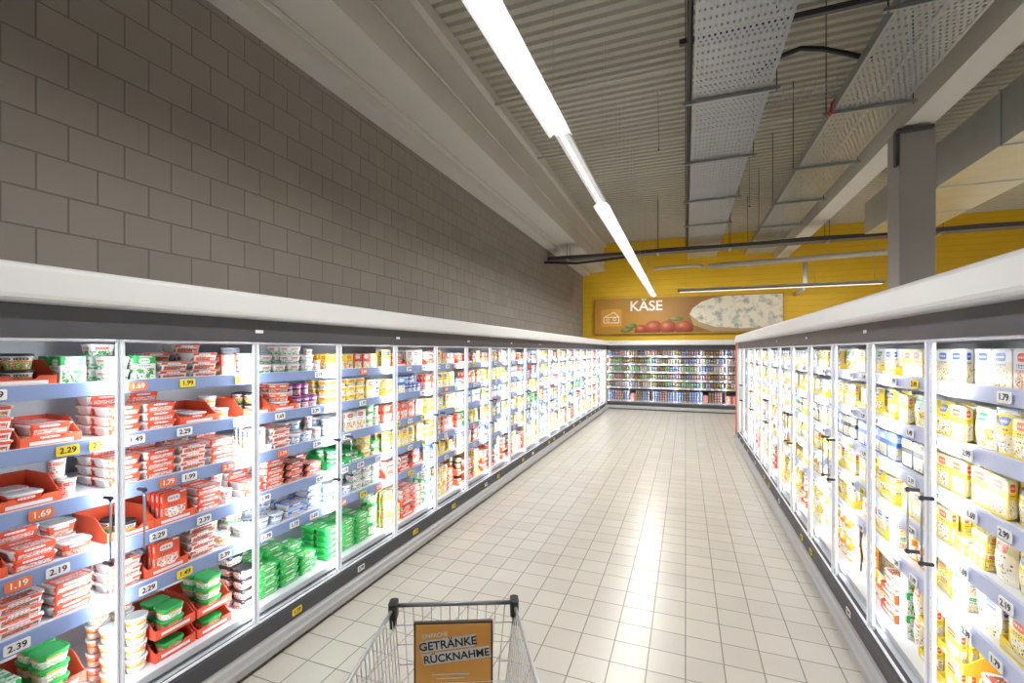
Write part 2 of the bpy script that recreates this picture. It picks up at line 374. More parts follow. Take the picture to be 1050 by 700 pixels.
des('sl_grn','slice_pack','green',GR,GR,LY,W,W)
des('sl_crm','slice_pack','cream',CR,W,LY,CR,BL)
des('sl_blk','slice_pack','dark',BK,GY,LY,W,YE)
des('cb_yel','cheese_block','yellow',YE,LY,LY,YE,RED)
des('cb_crm','cheese_block','cream',CR,W,LY,CR,GR)
des('cb_red','cheese_block','red',RED,RED,LY,W,W)
des('dc_wht','drink_carton','white',W,W,BL,GR,BL,'u')
des('dc_blu','drink_carton','blue',BL,W,LB_,W,W,'w')
des('rb_wht','round_cheese_box','white',W,W,BL,W,RED)
des('rb_blu','round_cheese_box','blue',BL,W,LB_,W,W)
def plainc(key,adj,c): D[key]=('display_carton',adj,noisy(key+' card',c,tuple(x*.86 for x in c),9,.6),lidm['w'])
plainc('ca_red','red-orange',(.86,.13,.05)); plainc('ca_rg','red',(.84,.10,.05)); plainc('ca_yel','yellow',YE); plainc('ca_wht','white',W); plainc('ca_grn','green',GR)
def parts(kind):
    w,h,d=DIM[kind]; P=[]
    if kind=='sleeved_tray':
        P.append(('tray',MB().loft([rr(w*.8,d*.78,.02,0),rr(w*.94,d*.94,.02,h*.78),rr(w,d,.02,h*.8),rr(w,d,.02,h*.93),rr(w*.9,d*.9,.02,h*.95)]),'s'))
        P.append(('sleeve',MB().loft([rr(w*.80,d*.84,.006,.001),rr(w*.82,d+.006,.006,h*.72),rr(w*.82,d+.006,.006,h*.96),rr(w*.82,d*.97,.006,h)]),'p'))
    elif kind=='food_box':
        P.append(('box',MB().loft([rr(w-.004,d-.004,.003,0,2),rr(w,d,.003,.003,2),rr(w,d,.003,h-.003,2),rr(w-.004,d-.004,.003,h,2)]),'p'))
        P.append(('flap',MB().box(-w*.3,w*.3,-d/2-.0015,-d/2,h*.92,h*.98),'s'))
    elif kind=='square_tub':
        P.append(('tub',MB().loft([rr(w*.78,d*.78,.018,0),rr(w*.82,d*.82,.018,.004),rr(w*.95,d*.95,.02,h*.84)]),'p'))
        P.append(('lid',MB().loft([rr(w,d,.022,h*.84),rr(w,d,.022,h*.97),rr(w*.88,d*.88,.02,h),rr(w*.84,d*.84,.02,h*.96)]),'s'))
    elif kind=='round_tub':
        P.append(('tub',MB().lathe([(w*.36,0),(w*.39,.003),(w*.46,h*.84)],14),'p'))
        P.append(('lid',MB().lathe([(w*.5,h*.84),(w*.5,h*.97),(w*.46,h),(w*.42,h*.96)],14),'s'))
    elif kind=='yoghurt_pot':
        P.append(('cup',MB().lathe([(w*.34,0),(w*.37,.003),(w*.40,h*.5),(w*.45,h*.94),(w*.5,h*.95)],12),'p'))
        P.append(('foil_lid',MB().lathe([(w*.5,h*.95),(w*.5,h*.985),(w*.46,h)],12),'s'))
    elif kind=='foil_pouch':
        nx,nz=6,8
        def grid(sg):
            vv=[]
            for j in range(nz+1):
                for i in range(nx+1):
                    a=i/nx; c=j/nz; t=(math.sin(PI*a)**.6)*(math.sin(PI*min(1,max(0,(c-.0)/.92)))**.5 if c<.92 else 0)
                    if c<.02: t=(math.sin(PI*a)**.6)*.55
                    vv.append(((a-.5)*w*(1-.05*t),sg*d/2*t,.0+h*c))
            ff=[]
            for j in range(nz):
                for i in range(nx):
                    q=(j*(nx+1)+i,j*(nx+1)+i+1,(j+1)*(nx+1)+i+1,(j+1)*(nx+1)+i); ff.append(q if sg<0 else q[::-1])
            return vv,ff
        b=MB(); 
        for sg in (-1,1): vv,ff=grid(sg); b.add(vv,ff,0,True)
        P.append(('bag',b,'p'))
        P.append(('seal',MB().box(-w*.49,w*.49,-.0015,.0015,h*.925,h*1.0),'s'))
    elif kind=='slice_pack':
        def ry(ww,hh,r,y): return [(x,y,z+h/2) for x,z,_ in rr(ww,hh,r,0,3)]
        P.append(('tray',MB().loft([ry(w*.9,h*.9,.012,d/2),ry(w,h,.012,-d*.2),ry(w,h,.012,-d/2+.002),ry(w*.985,h*.985,.012,-d/2)][::1]),'p'))
        P.append(('peel_tab',MB().box(w*.2,w*.46,-d/2-.0015,-d/2,h*.93,h*.985),'s'))
    elif kind=='cheese_block':
        P.append(('wrap',MB().loft([rr(w*.9,d*.9,.008,0),rr(w*.95,d,.01,.006),rr(w*.95,d,.01,h-.006),rr(w*.9,d*.9,.008,h)]),'p'))
        P.append(('crimp',MB().box(-w/2,-w*.46,-d*.42,d*.42,h*.45,h*.5),'s')); P.append(('crimp',MB().box(w*.46,w/2,-d*.42,d*.42,h*.45,h*.5),'s'))
    elif kind=='drink_carton':
        b=MB(); hh=h*.82
        b.loft([rr(w,d,.002,0,2),rr(w,d,.002,hh,2)]); b.add([(-w/2,-d/2,hh),(w/2,-d/2,hh),(w/2,d/2,hh),(-w/2,d/2,hh),(-w/2,0,h*.94),(w/2,0,h*.94),(-w/2,0,h),(w/2,0,h)],[(0,1,5,4),(2,3,4,5),(1,2,5),(3,0,4),(4,5,7,6)])
        P.append(('carton',b,'p')); P.append(('cap',MB().lathe([(.011,hh+.01),(.011,hh+.022)],8,0,0,-d*.28),'s'))
    elif kind=='round_cheese_box':
        P.append(('base',MB().lathe([(w*.49,0),(w*.49,h*.5)],16),'s')); P.append(('box_lid',MB().lathe([(w*.5,h*.4),(w*.5,h*.96),(w*.48,h)],16),'p'))
    else:
        t=.003; b=MB().box(-w/2,w/2,-d/2,d/2,0,t)
        def wall(pts,ax,c):
            a=[]; 
            for q in (c,c+t):
                for (p,z) in pts: a.append((q,p,z) if ax=='x' else (p,q,z))
            n=len(pts); b.add(a,[tuple(range(n))[::-1],tuple(range(n,2*n))]+[(i,(i+1)%n,n+(i+1)%n,n+i) for i in range(n)])
        for c in (-w/2,w/2-t): wall([(-d/2,t),(d/2,t),(d/2,h),(-d/2+.09,h),(-d/2+.02,.05),(-d/2,.045)],'x',c)
        wall([(-w/2+t,t),(w/2-t,t),(w/2-t,.045),(w*.22,.045),(w*.16,.032),(-w*.16,.032),(-w*.22,.045),(-w/2+t,.045)],'y',-d/2)
        wall([(-w/2+t,t),(w/2-t,t),(w/2-t,h),(-w/2+t,h)],'y',d/2-t)
        P.append(('tray_box',b,'p'))
        P.append(('printed_stripe',MB().box(-w*.36,w*.36,-d/2-.0008,-d/2,.012,.026),'s'))
    return P
PARTS={k:parts(k) for k in DIM}
INST=[]
SHN=['top','second','third','fourth','fifth','bottom']
def vis(p):
    d=-S_*p.x+C_*p.y
    if d<.3: return 0
    u=525+467*(C_*p.x+S_*p.y)/d
    if u<-60 or u>1110: return 0.01
    return 1/d
def add(key,side,a,ly,z,rz,label,group,row=0):
    p,r=place(side,a,ly,z); k=D[key][0]; INST.append((k,key,p,r+rz,label,group,vis(p)*(1-.12*row)))
DRW={'L':'left','R':'right','B':'end-wall'}
def fill(side,door,si,a0,a1,zs,hav,theme,rows=1):
    a=a0+.012; bi=0; end=a1-.010
    low=(side=='L' and door<3)
    while bi<11:
        key=random.choice(theme); kind=D[key][0]; w,h,d=DIM[kind]
        gap=.004
        if a+w+gap>end:
            alts=[k for k in theme if DIM[D[k][0]][0]+gap<end-a] or [k for k in (['yp_wht','sq_wht','sl_yel','bx_grn'] if side!='L' else ['yp_wht','rt_cl','sq_red','bx_red']) if DIM[D[k][0]][0]+gap<end-a and DIM[D[k][0]][1]<hav]
            if not alts: break
            key=random.choice(alts); kind=D[key][0]; w,h,d=DIM[kind]
        adj=D[key][1]
        nf=random.choice((1,1,2) if low else (1,1,2,2,3)) if kind!='display_carton' else random.choice((1,1,2))
        nf=max(1,min(nf,int((end-a)/(w+gap))))
        lab='%s %s, %s shelf behind %s %s glass door, %s facing'%(adj,KW[kind],SHN[si],ordn[door],DRW[side],ordn[bi])
        grp='%s block, %s shelf, %s %s door, %s facing'%(KW[kind],SHN[si],ordn[door],DRW[side],ordn[bi])
        for f in range(nf):
            c=a+w/2+f*(w+gap)
            if kind=='display_carton':
                lv=max(1,int(hav/.175)) if hav>.3 else 1
                inner=random.choice(CART.get(key))
                ik,iadj,_,_=D[inner]; iw,ih,idp=DIM[ik]
                il='%s %s inside %s carton, %s shelf, %s %s door, %s facing'%(iadj,KW[ik],adj,SHN[si],ordn[door],DRW[side],ordn[bi])
                il=' '.join(il.split()[:16])
                pitch=max(.108,ih+.006)
                for q in range(lv):
                    z0=zs+q*pitch
                    if z0-zs+ih+.004>hav: break
                    add(key,side,c,.125+d/2,z0,0,lab,grp)
                    n=max(1,int(.183/(iw+.001)))
                    m=max(1,int(.248/(idp+.004))); m=min(m,4)
                    st=max(1,int(((pitch if q+1<lv else hav-q*pitch)-.012)/ih)) if ih<.075 else 1
                    st=min(st,3)
                    for e in range(n):
                        if low: s2=min(st,random.choice((1,2,2,3)))
                        else: s2=st
                        for g in range(m if ik=='slice_pack' else min(m,2)):
                            for s in range(s2):
                                add(inner,side,c+(e-(n-1)/2)*(iw+.001),.131+idp/2+g*(idp+.004),z0+.0035+s*ih,0,il,'packs in '+grp,g)
            else:
                mx=max(1,int((hav-.004)/h)); mx=min(mx,5)
                if h>.12: mx=min(mx,2) if hav>.3 else 1
                st=max(1,mx-(0 if side=='B' else random.choice((0,1,1,2) if low else (0,0,0,1)))); rw=rows
                if kind=='slice_pack': rw=rows+1
                for g in range(rw):
                    ss=min(mx,st+(1 if g else 0))
                    for s in range(ss):
                        if h*(s+1)>hav: break
                        jj=.05 if low and s==ss-1 else .02
                        add(key,side,c,.13+d/2+g*(d+.010)+(random.uniform(0,.008)),zs+s*h,random.uniform(-jj,jj),lab,grp,g)
        a+=nf*(w+gap)+random.uniform(.001,.008 if low else .005); bi+=1
CART={'ca_red':['sl_red','sq_red','tr_red','tr_wr','rt_sal','sq_red','tr_red'],'ca_rg':['sq_grn','bx_grn','sq_wht'],'ca_yel':['sl_yel','cb_yel','po_yel','sl_crm','cb_crm'],'ca_wht':['sl_wht','yp_wht','cb_crm','sl_crm'],'ca_grn':['sl_grn','yp_grn','rt_grn']}
TL={0:[['bx_grn','ca_red','rt_wht','bx_grn','tr_red'],['ca_red','tr_red','tr_wr','ca_red','sq_red','tr_red'],['tr_red','tr_wr','ca_red','tr_red','tr_red','tr_dk'],['tr_red','tr_wr','tr_red','ca_red','tr_dk','ca_red'],['tr_red','tr_wr','ca_red','tr_red','tr_blk'],['ca_rg','rt_grn','ca_rg','rt_cl']],
 1:[['bx_grn','bx_grn','tr_wr','sq_wht','bx_red'],['rt_sal','tr_red','ca_red','rt_cl','tr_red'],['tr_red','tr_wr','tr_red','ca_red','tr_wr'],['tr_red','tr_wr','tr_dk','ca_red','tr_red'],['tr_blk','tr_wr','tr_red','tr_red','ca_red'],['ca_rg','rt_cl','ca_rg','sq_wht']],
 2:[['sq_wht','rt_wht','bx_wht','tr_wr','rb_blu'],['yp_pur','yp_pur','tr_red','rt_sal','ca_red'],['yp_wht','rt_wht','ca_wht','tr_wr','sq_wht'],['tr_blk','tr_red','tr_red','ca_red'],['sq_blk','rt_wht','sq_grn','tr_blu','sq_wht'],['sq_blk','tr_grn','tr_grn','tr_grn']],
 3:[['bx_red','bx_yel','sq_yel','sq_red'],['sl_blu','yp_blu','sq_yel','sl_yel','bx_red'],['sq_grn','rt_wht','sl_wht','sq_yel'],['sq_grn','ca_grn','sl_grn','sq_yel'],['tr_grn','sq_wht','ca_grn','rt_wht'],['tr_grn','po_grn','tr_grn','ca_red']]}
FARL=[['sl_yel','sl_wht','bx_red','po_yel','ca_red','sl_blu','sl_crm'],['sl_yel','po_yel','sl_blu','sl_red','ca_yel','yp_blu','sl_red'],['sl_wht','sl_red','sl_yel','po_grn','ca_yel','sl_blu'],
 ['sl_yel','po_yel','sq_yel','sl_blu','ca_grn','sl_red'],['ca_yel','ca_red','sl_blu','po_blu','bx_yel','sl_crm'],['ca_red','ca_yel','po_yel','sl_yel','tr_red','bx_grn']]
TR=[['sl_wht','po_wht','sl_yel','sl_crm','ca_wht','ca_yel'],['sl_yel','po_yel','ca_yel','po_wht','sl_blk','ca_yel'],['po_grn','sl_blk','sl_yel','sl_blu','po_yel','sl_crm','ca_yel'],['po_crm','ca_yel','sl_yel','cb_yel','po_yel','ca_yel'],
 ['ca_yel','cb_crm','po_crm','sl_crm','po_org','ca_yel','cb_yel'],['po_crm','ca_yel','po_org','cb_yel','po_yel','ca_red']]
TB=[['yp_wht','yp_blu','yp_dark','yp_red'],['yp_dark','yp_grn','yp_blu','yp_wht'],['yp_wht','yp_dark','yp_blu','yp_grn','yp_dark'],['yp_blu','yp_grn','yp_dark','yp_red'],['yp_dark','yp_wht','yp_blu','yp_grn','yp_dark'],['yp_red','yp_blu','tr_red','yp_dark','yp_blu']]
ZS=SHZ+[DECK]; HAV=[.180]+[SHZ[i]-SHZ[i+1]-.050 for i in range(4)]+[SHZ[4]-DECK-.055]
for n in range(20):
    for si in range(6):
        th=TL[n][si] if n in TL else FARL[si]
        fill('L',n,si,.565+n*DW,.565+(n+1)*DW,ZS[si],HAV[si],th,2 if n<6 else 1)
for n in range(13):
    for si in range(6): fill('R',n,si,RO+n*DW,RO+(n+1)*DW,ZS[si],HAV[si],TR[si],2 if n<5 else 1)
for n in range(6):
    for si in range(6): fill('B',n,si,FL+n*DW,FL+(n+1)*DW,ZS[si],HAV[si],TB[si],2)
from collections import defaultdict
byk=defaultdict(list)
for t in INST: byk[t[0]].append(t)
CACHE={}
def joined(key):
    kind,adj,pmn,sec=D[key]; b=MB(); uv=[]
    for nm,m,w in PARTS[kind]: 
        o=len(b.v); b.v+=m.v; b.f+=[tuple(i+o for i in f) for f in m.f]; b.m+=[0 if w=='p' else 1]*len(m.f); b.sm+=m.sm; uv+=m.uvs()
    return b,uv
def protos(key):
    if key in CACHE: return CACHE[key]
    kind,adj,pmn,sec=D[key]; P=[(nm,m.mesh(nm,[pmn if w=='p' else sec])) for nm,m,w in PARTS[kind]]
    b,uv=joined(key); me=b.mesh(kind,[pmn,sec]); me.uv_layers[0].data.foreach_set('uv',uv)
    CACHE[key]=(P,me); return CACHE[key]
STLAB={k:'remaining '+v+'s filling the farther chiller shelves and rear rows' for k,v in KW.items()}
for kind,lst in byk.items():
    lst.sort(key=lambda t:-t[6]); top=lst[:298]; rest=lst[298:]
    for (k,key,p,rz,label,group,vs) in top:
        P,me=protos(key)
        if vs>1/3.6 and len(P)>1:
            r=bpy.data.objects.new(kind,None); C.objects.link(r); r.location=p; r.rotation_euler=(0,0,rz); r.empty_display_size=.02
            for nm,m in P:
                o=bpy.data.objects.new(nm,m); C.objects.link(o); o.parent=r
        else:
            r=bpy.data.objects.new(kind,me); C.objects.link(r); r.location=p; r.rotation_euler=(0,0,rz)
        r['label']=label; r['category']=CATN[kind]; r['group']=group
    if rest:
        V=[];F=[];MI=[];SM=[];UV=[];mats=[];mi={}
        for (k,key,p,rz,label,group,vs) in rest:
            if key not in mi:
                mi[key]=len(mats); mats+=[D[key][2],D[key][3]]
            if ('j',key) not in CACHE: CACHE[('j',key)]=joined(key)
            b,uv=CACHE[('j',key)]; c,s=math.cos(rz),math.sin(rz); o=len(V)
            V+=[(p.x+c*x-s*y,p.y+s*x+c*y,p.z+z) for x,y,z in b.v]; F+=[tuple(i+o for i in f) for f in b.f]
            MI+=[mi[key]+q for q in b.m]; SM+=b.sm; UV+=uv
        me=bpy.data.meshes.new(kind+'_remainder'); me.from_pydata(V,[],F)
        for m in mats: me.materials.append(m)
        me.polygons.foreach_set('material_index',MI); me.polygons.foreach_set('use_smooth',SM); L_=me.uv_layers.new(name='UVMap'); L_.data.foreach_set('uv',UV); me.update()
        o=bpy.data.objects.new(kind+'_remainder',me); C.objects.link(o); tag(o,STLAB[kind],CATN[kind],kind='stuff')
print('PRODUCTS',{k:len(v) for k,v in byk.items()})
# ------------------------------------------------------------------ price tags
tw=mat('tag white',(.92,.92,.92),.5); ty=mat('tag yellow',(.95,.72,.03),.5); to=mat('tag orange',(.90,.20,.06),.5); tink=mat('tag ink',(.02,.02,.03),.6); twink=mat('tag white ink',(.95,.95,.95),.6)
TM={'white':tw,'yellow':ty,'orange':to}
PL={c:MB().loft([[(x,y,z) for x,z,_ in rr(.074,.040,.004,0,2)] for y in (.0015,-.0015)]).mesh('price_tag',[m]) for c,m in TM.items()}
TG=[]
def ptag(side,a,ly,z,colr,txt,label): TG.append((side,a,ly,z,colr,txt,label,vis(place(side,a,ly,z)[0])))
def Yof(u,X):
    d=467*abs(X)/(C_*abs(703-u)); return (d+S_*X)/C_
railX=FL-.09
expl=[(57,3,'white','2.19'),(16,3,'orange','1.19'),(40,2,'orange','1.69'),(187,1,'white','2.29'),(243,1,'white','1.69'),(100,1,'yellow','2.49'),(160,3,'white','2.29'),(207,3,'white','2.39'),(15,4,'white','2.39'),(245,0,'yellow','1.16'),(190,0,'yellow','1.99'),(170,2,'orange','1.79'),(288,2,'orange','1.19'),(285,1,'white','1.69'),(335,1,'white','0.99'),(325,0,'white','2.19')]
used=defaultdict(list)
for u,si,c,t in expl:
    a=Yof(u,railX); dn=int((a-.565)/DW); used[('L',si)].append(a)
    ptag('L',a,.073,SHZ[si]-.018,c,t,'%s price tag reading %s on %s shelf rail, %s left door'%(c,t,SHN[si],ordn[max(0,dn)]))
prices=['0.99','1.19','1.29','1.49','1.69','1.79','1.99','2.19','2.29','2.39','2.49','2.99']
for side,nd,o0 in (('L',20,.565),('R',13,RO),('B',6,FL)):
    for n in range(nd):
        for si in range(5):
            for j in range(3):
                if random.random()<.3: continue
                a=o0+n*DW+.12+j*.2+random.uniform(-.03,.03)
                if any(abs(a-b)<.10 for b in used[(side,si)]): continue
                used[(side,si)].append(a)
                c=random.choice(['white']*5+['yellow','orange'] if side=='L' else ['white']*8+['yellow']); t=random.choice(prices)
                ptag(side,a,.073,SHZ[si]-.018,c,t,'%s price tag reading %s, %s shelf rail, %s %s door, %s along'%(c,t,SHN[si],ordn[n],DRW[side],ordn[j]))
        if side!='B' :
            a=o0+n*DW+random.uniform(.1,.5)
            c='yellow' if n%3 else 'white'; ptag(side,a,-.022,.16,c,'2.99' if n%2 else '1.59','%s price tag on the dark plinth under the %s %s door'%(c,ordn[n],DRW[side]))
TG.sort(key=lambda t:-t[7])
V=[];F=[];MI=[]
for i,(side,a,ly,z,c,t,label,vs) in enumerate(TG):
    p,rz=place(side,a,ly-.001,z)
    if i<295:
        o=bpy.data.objects.new('price_tag',PL[c]); C.objects.link(o); o.location=p; o.rotation_euler=(0,0,rz); tag(o,label,'price tag','price tags on the chiller rails')
        if vs>1/7: textobj('price',t,.032,tink if c!='orange' else twink,o,(0,-.0022,0),.0005)
    else:
        co,s=math.cos(rz),math.sin(rz); o=len(V); m=PL[c]
        V+=[(p.x+co*v.co.x-s*v.co.y,p.y+s*v.co.x+co*v.co.y,p.z+v.co.z) for v in m.vertices]; F+=[tuple(q+o for q in f.vertices) for f in m.polygons]; MI+=[['white','yellow','orange'].index(c)]*len(m.polygons)
if V:
    me=bpy.data.meshes.new('price_tag_remainder'); me.from_pydata(V,[],F); [me.materials.append(m) for m in (tw,ty,to)]; me.polygons.foreach_set('material_index',MI); me.update()
    o=bpy.data.objects.new('price_tag_remainder',me); C.objects.link(o); tag(o,'remaining small price tags on the far chiller rails','price tag',kind='stuff')
# ------------------------------------------------------------------ ceiling equipment
LX=-.865; LZ=3.36; TOP=CEIL+.03
segs=[(.4,1.85),(1.85,3.3)]+[(5.0+1.5*i,6.5+1.5*i) for i in range(6)]
for i,(a,b) in enumerate(segs):
    r=empty('linear_light',(LX,a,LZ)); L=b-a-.01
    def py(prof,m,name):
        return MB().loft([[(x,0.005,z) for x,z in prof],[(x,L,z) for x,z in prof]]).obj(name,m,r)
    py([(-.03,.03),(.03,.03),(.03,.085),(-.03,.085)],M_white,'housing')
    py([(-.090,-.016),(-.086,-.018),(-.028,.028),(.028,.028),(.086,-.018),(.090,-.016),(.03,.034),(-.03,.034)],M_refl,'reflector')
    py([(-.024,.012),(-.012,.0),(.012,.0),(.024,.012),(.016,.026),(-.016,.026)],M_tube,'tube')
    w=MB()
    for yy in (.2,L-.2): w.tube([(0,yy,.085),(0,yy,TOP-LZ)],.0022,5)
    w.obj('suspension_wire',M_galv,r)
    tag(r,'%s lit section of the suspended strip light over the aisle, from the camera'%ordn[i],'light')
    area('strip_lamp',(LX,(a+b)/2,LZ-.020),(0,0,-1),.06,L,30,(1,.985,.95))
r=empty('lighting_trunk',(LX,3.3,LZ)); 
MB().loft([[(x,yy,z) for x,z in [(-.03,.03),(.03,.03),(.03,.085),(-.03,.085)]] for yy in (.005,1.69)]).obj('rail',M_white,r)
MB().loft([[(x,yy,z) for x,z in [(-.055,.012),(-.012,.0),(.012,.0),(.055,.012),(.035,.029),(-.035,.029)]] for yy in (.005,1.69)]).obj('cover',mat('dim cover',(.7,.7,.7),.4,0,.35),r)
MB().loft([[(x,yy,z) for x,z in [(-.014,-.004),(.014,-.004),(.014,.0),(-.014,.0)]] for yy in (.005,1.69)]).obj('bright_seam',mat('seam',(1,1,1),.4,0,5),r)
tag(r,'dimmer section of strip light between the two bright near lengths and the rest','light')
r=empty('linear_light',(-.2,13.2,3.36)); MB().box(0,4.6,-.03,.03,.03,.08).obj('housing',M_pvc,r); MB().box(0,4.6,-.05,.05,.0,.03).obj('reflector',M_galv,r); MB().tube([(0.05,0,-.01),(4.55,0,-.01)],.010,6).obj('tube',mat('soft tube',(1,1,1),.4,0,1.0,.5,(1,.95,.8)),r)
w=MB(); [w.tube([(x,0,.08),(x,0,TOP-3.36)],.0022,5) for x in (.3,1.8,3.2,4.4)]; w.obj('suspension_wire',M_galv,r)
tag(r,'slim strip light running crosswise in front of the yellow wall','light')
area('sign_lamp',(2.1,13.2,3.32),(0,.65,-.35),4.5,.08,24,(1,.95,.82),'Z')
area('sign_lamp',(-1.2,13.6,3.5),(0,.8,-.5),2.5,.08,14,(1,.95,.84),'Z')
for k,xx in enumerate((5.8,8.3)):  # added fill lights for the back wall, hidden behind the right-hand chillers
    r=empty('linear_light',(xx,1.0,3.15)); MB().loft([[(x,yy,z) for x,z in [(-.03,.03),(.03,.03),(.03,.085),(-.03,.085)]] for yy in (0,12)]).obj('housing',M_white,r)
    MB().box(-.04,.04,0,12,.0,.03).obj('tube',mat('added fill tube',(1,1,1),.4,0,6,.5,(1,.99,.95)),r)
    w=MB(); [w.tube([(0,y,.085),(0,y,TOP-3.15)],.0022,5) for y in (1,4,7,9)]; w.obj('suspension_wire',M_galv,r)
    tag(r,('added fill strip light hidden beyond the right-hand chillers, brightening the back wall','second added fill strip light, out of view farther right')[k],'light')
    area('added_fill_lamp',(xx,7,3.13),(0,0,-1),.1,12,185,(1,.98,.94))
def ctray(x0,x1,ya,yb,z,label,sup,sx0,sx1):
    r=empty('cable_tray',(x0,ya,z)); w=x1-x0; L=yb-ya
    MB().add([(0,0,0),(w,0,0),(w,L,0),(0,L,0)],[(0,3,2,1)]).obj('tray_floor',M_perf,r)
    MB().box(-.004,0,0,L,-.004,.085).box(w,w+.004,0,L,-.004,.085).box(0,.018,0,L,-.004,-.001).box(w-.018,w,0,L,-.004,-.001).box(w/2-.006,w/2+.006,0,L,-.004,-.001).obj('side_wall',M_galv,r)
    for y in sup:
        MB().box(sx0-x0,sx1-x0,y-ya-.013,y-ya+.013,-.036,-.006).obj('support_bar',M_galv,r)
        for xx in (sx0-x0+.03,sx1-x0-.03): MB().tube([(xx,y-ya,-.045),(xx,y-ya,TOP-z)],.005,6).obj('hanger_rod',M_black,r)
    tag(r,label,'cable tray'); return r
ctray(.07,.72,-1,12.6,4.15,'perforated steel cable tray hanging above the aisle centre, left of the pair',[1.7,3.2,4.7,6.2,7.8,9.3,11.6],-.03,.80)
ctray(1.38,1.97,-1,12.6,4.15,'perforated steel cable tray nearer the column, right of the pair',[2.4,3.9,5.4,6.9,8.4,9.9,11.6],1.29,2.05)
r=empty('wire_mesh_tray',(.70,5.0,4.24)); b=MB()
for k in range(9): b.tube([(k*.0875,0,.05),(k*.0875,0,0),(k*.0875,.25,0),(k*.0875,.25,.05)],.004,5)
for yy in (0,.08,.17,.25): b.tube([(0,yy,0),(.70,yy,0)],.004,5)
b.obj('wire_mesh',M_galv,r); tag(r,'short wire mesh bridge between the two hanging cable trays','cable tray')
o=MB().box(-.05,2.3,4.1,4.14,4.34,4.385).obj('strut_rail',M_dark); tag(o,'dark strut rail crossing above both cable trays','rail')
o=MB().tube([(.60,4.6,4.25),(.78,4.62,4.36),(.95,4.66,4.42),(1.12,4.7,4.40),(1.3,4.72,4.33),(1.5,4.75,4.25)],.022,8).obj('flexible_conduit',M_black); tag(o,'black flexible conduit arching from one cable tray to the other','conduit')
r=empty('cross_cable_tray',(-3.195,11.0,4.0)); b=MB().box(0,12.69,-.15,.15,-.004,0).box(0,12.69,-.154,-.15,-.004,.07).box(0,12.69,.15,.154,-.004,.07); b.obj('tray_floor',M_dark,r)
for x in (.5,2.6,4.1,5.9,7.7,9.8,11.9):
    MB().box(x-.02,x+.02,-.17,.17,-.03,-.005).obj('support_bar',M_galv,r)
    for yy in (-.165,.165): MB().tube([(x,yy,-.035),(x,yy,TOP-4.0)],.005,6).obj('hanger_rod',M_black,r)
tag(r,'dark cable tray crossing the aisle from the block wall toward the right','cable tray')
for k in range(5):
    pts=[(-3.15+i*.55,10.90+k*.05,4.050+.012*math.sin(i*1.3+k)+(.02 if k%2 else 0)) for i in range(23)]
    o=MB().tube(pts,.026,6).obj('cable',M_black); tag(o,'black cable lying in the dark crosswise tray','cable','cables in the crosswise tray')
o=MB().tube([(-3.205,10.6,3.9),(-2.4,10.55,3.82),(-1.7,10.6,3.86),(-1.2,10.75,3.93),(-1.1,10.83,3.985)],.03,8).obj('cable',M_black); tag(o,'thick black cable sagging under the crosswise tray beside the block wall','cable')
o=MB().tube([(.032,-.5+i*.6,4.2+.02*math.sin(i*2.1)) for i in range(22)],.022,6).obj('cable',M_black); tag(o,'black cable running along the outer left side of the aisle tray','cable')
o=MB().tube([(1.42,5.30,4.165),(1.385,5.32,4.25),(1.355,5.34,4.20),(1.350,5.36,4.12),(1.353,5.40,4.11),(1.355,5.43,4.16),(1.38,5.46,4.25),(1.41,5.48,4.165)],.012,6).obj('red_cable',M_red); tag(o,'small red cable looped over the edge of the tray nearer the column','cable')
r=empty('ventilation_duct',(3.25,0,4.02)); 
MB().loft([[(x,y,z) for x,z in ((0,0),(1.0,0),(1.0,.6),(0,.6))] for y in (-2,10.7)]).obj('duct_body',M_duct,r)
for y in [-.4+1.4*i for i in range(8)]:
    MB().loft([[(x,yy,z) for x,z in ((-.012,-.012),(1.012,-.012),(1.012,.612),(-.012,.612))] for yy in (y,y+.025)]).obj('flange',M_duct,r)
tag(r,'large rectangular silver ventilation duct right of the concrete beam','duct')
def pipe(pts,rad,label,m=M_pvc,name='pipe'):
    o=MB().tube(pts,rad,10).obj(name,m); tag(o,label,'pipe'); return o
pipe([(.6,13.9,4.13),(5.5,13.9,4.23)],.075,'thick white pipe running crosswise before the yellow wall')
pipe([(2.94,13.93,4.08),(2.94,13.93,3.55),(2.94,14.2,3.42),(2.94,15.05,3.38)],.06,'white vertical pipe dropping from the crosswise pipe by the sign')
pipe([(-.9,14.4,4.25),(.3,14.3,4.25),(.5,14.0,4.15)],.05,'thinner white pipe elbow joining the thick pipe on its left')
pipe([(-2.9,-1,4.34),(-2.9,14.8,4.34)],.018,'thin conduit clipped along the underside of the eaves beam')
pipe([(-2.475,-1,4.7),(-2.475,14.8,4.7)],.016,'thin conduit along the side face of the eaves beam')
pipe([(-2.42,5.7,5.1),(.05,5.7,5.1)],.022,'thin pipe crossing under the ribbed ceiling behind the strip light')
pipe([(-2.42,7.6,5.12),(6,7.6,5.12)],.02,'farther thin pipe crossing under the ribbed ceiling')
for k,(x,y,zz) in enumerate(((-.35,6.5,4.5),(1.05,3.4,4.3),(1.0,8.6,4.2),(4.9,9.4,2.9))):
    o=MB().tube([(x,y,TOP),(x+.01,y,zz)],.003,5).lathe([(.012,zz-.02),(.012,zz)],8,0,x+.01,y).obj('hanging_wire',M_black); tag(o,'thin dark wire hanging from the ribbed ceiling','wire','wires hanging from the ceiling')
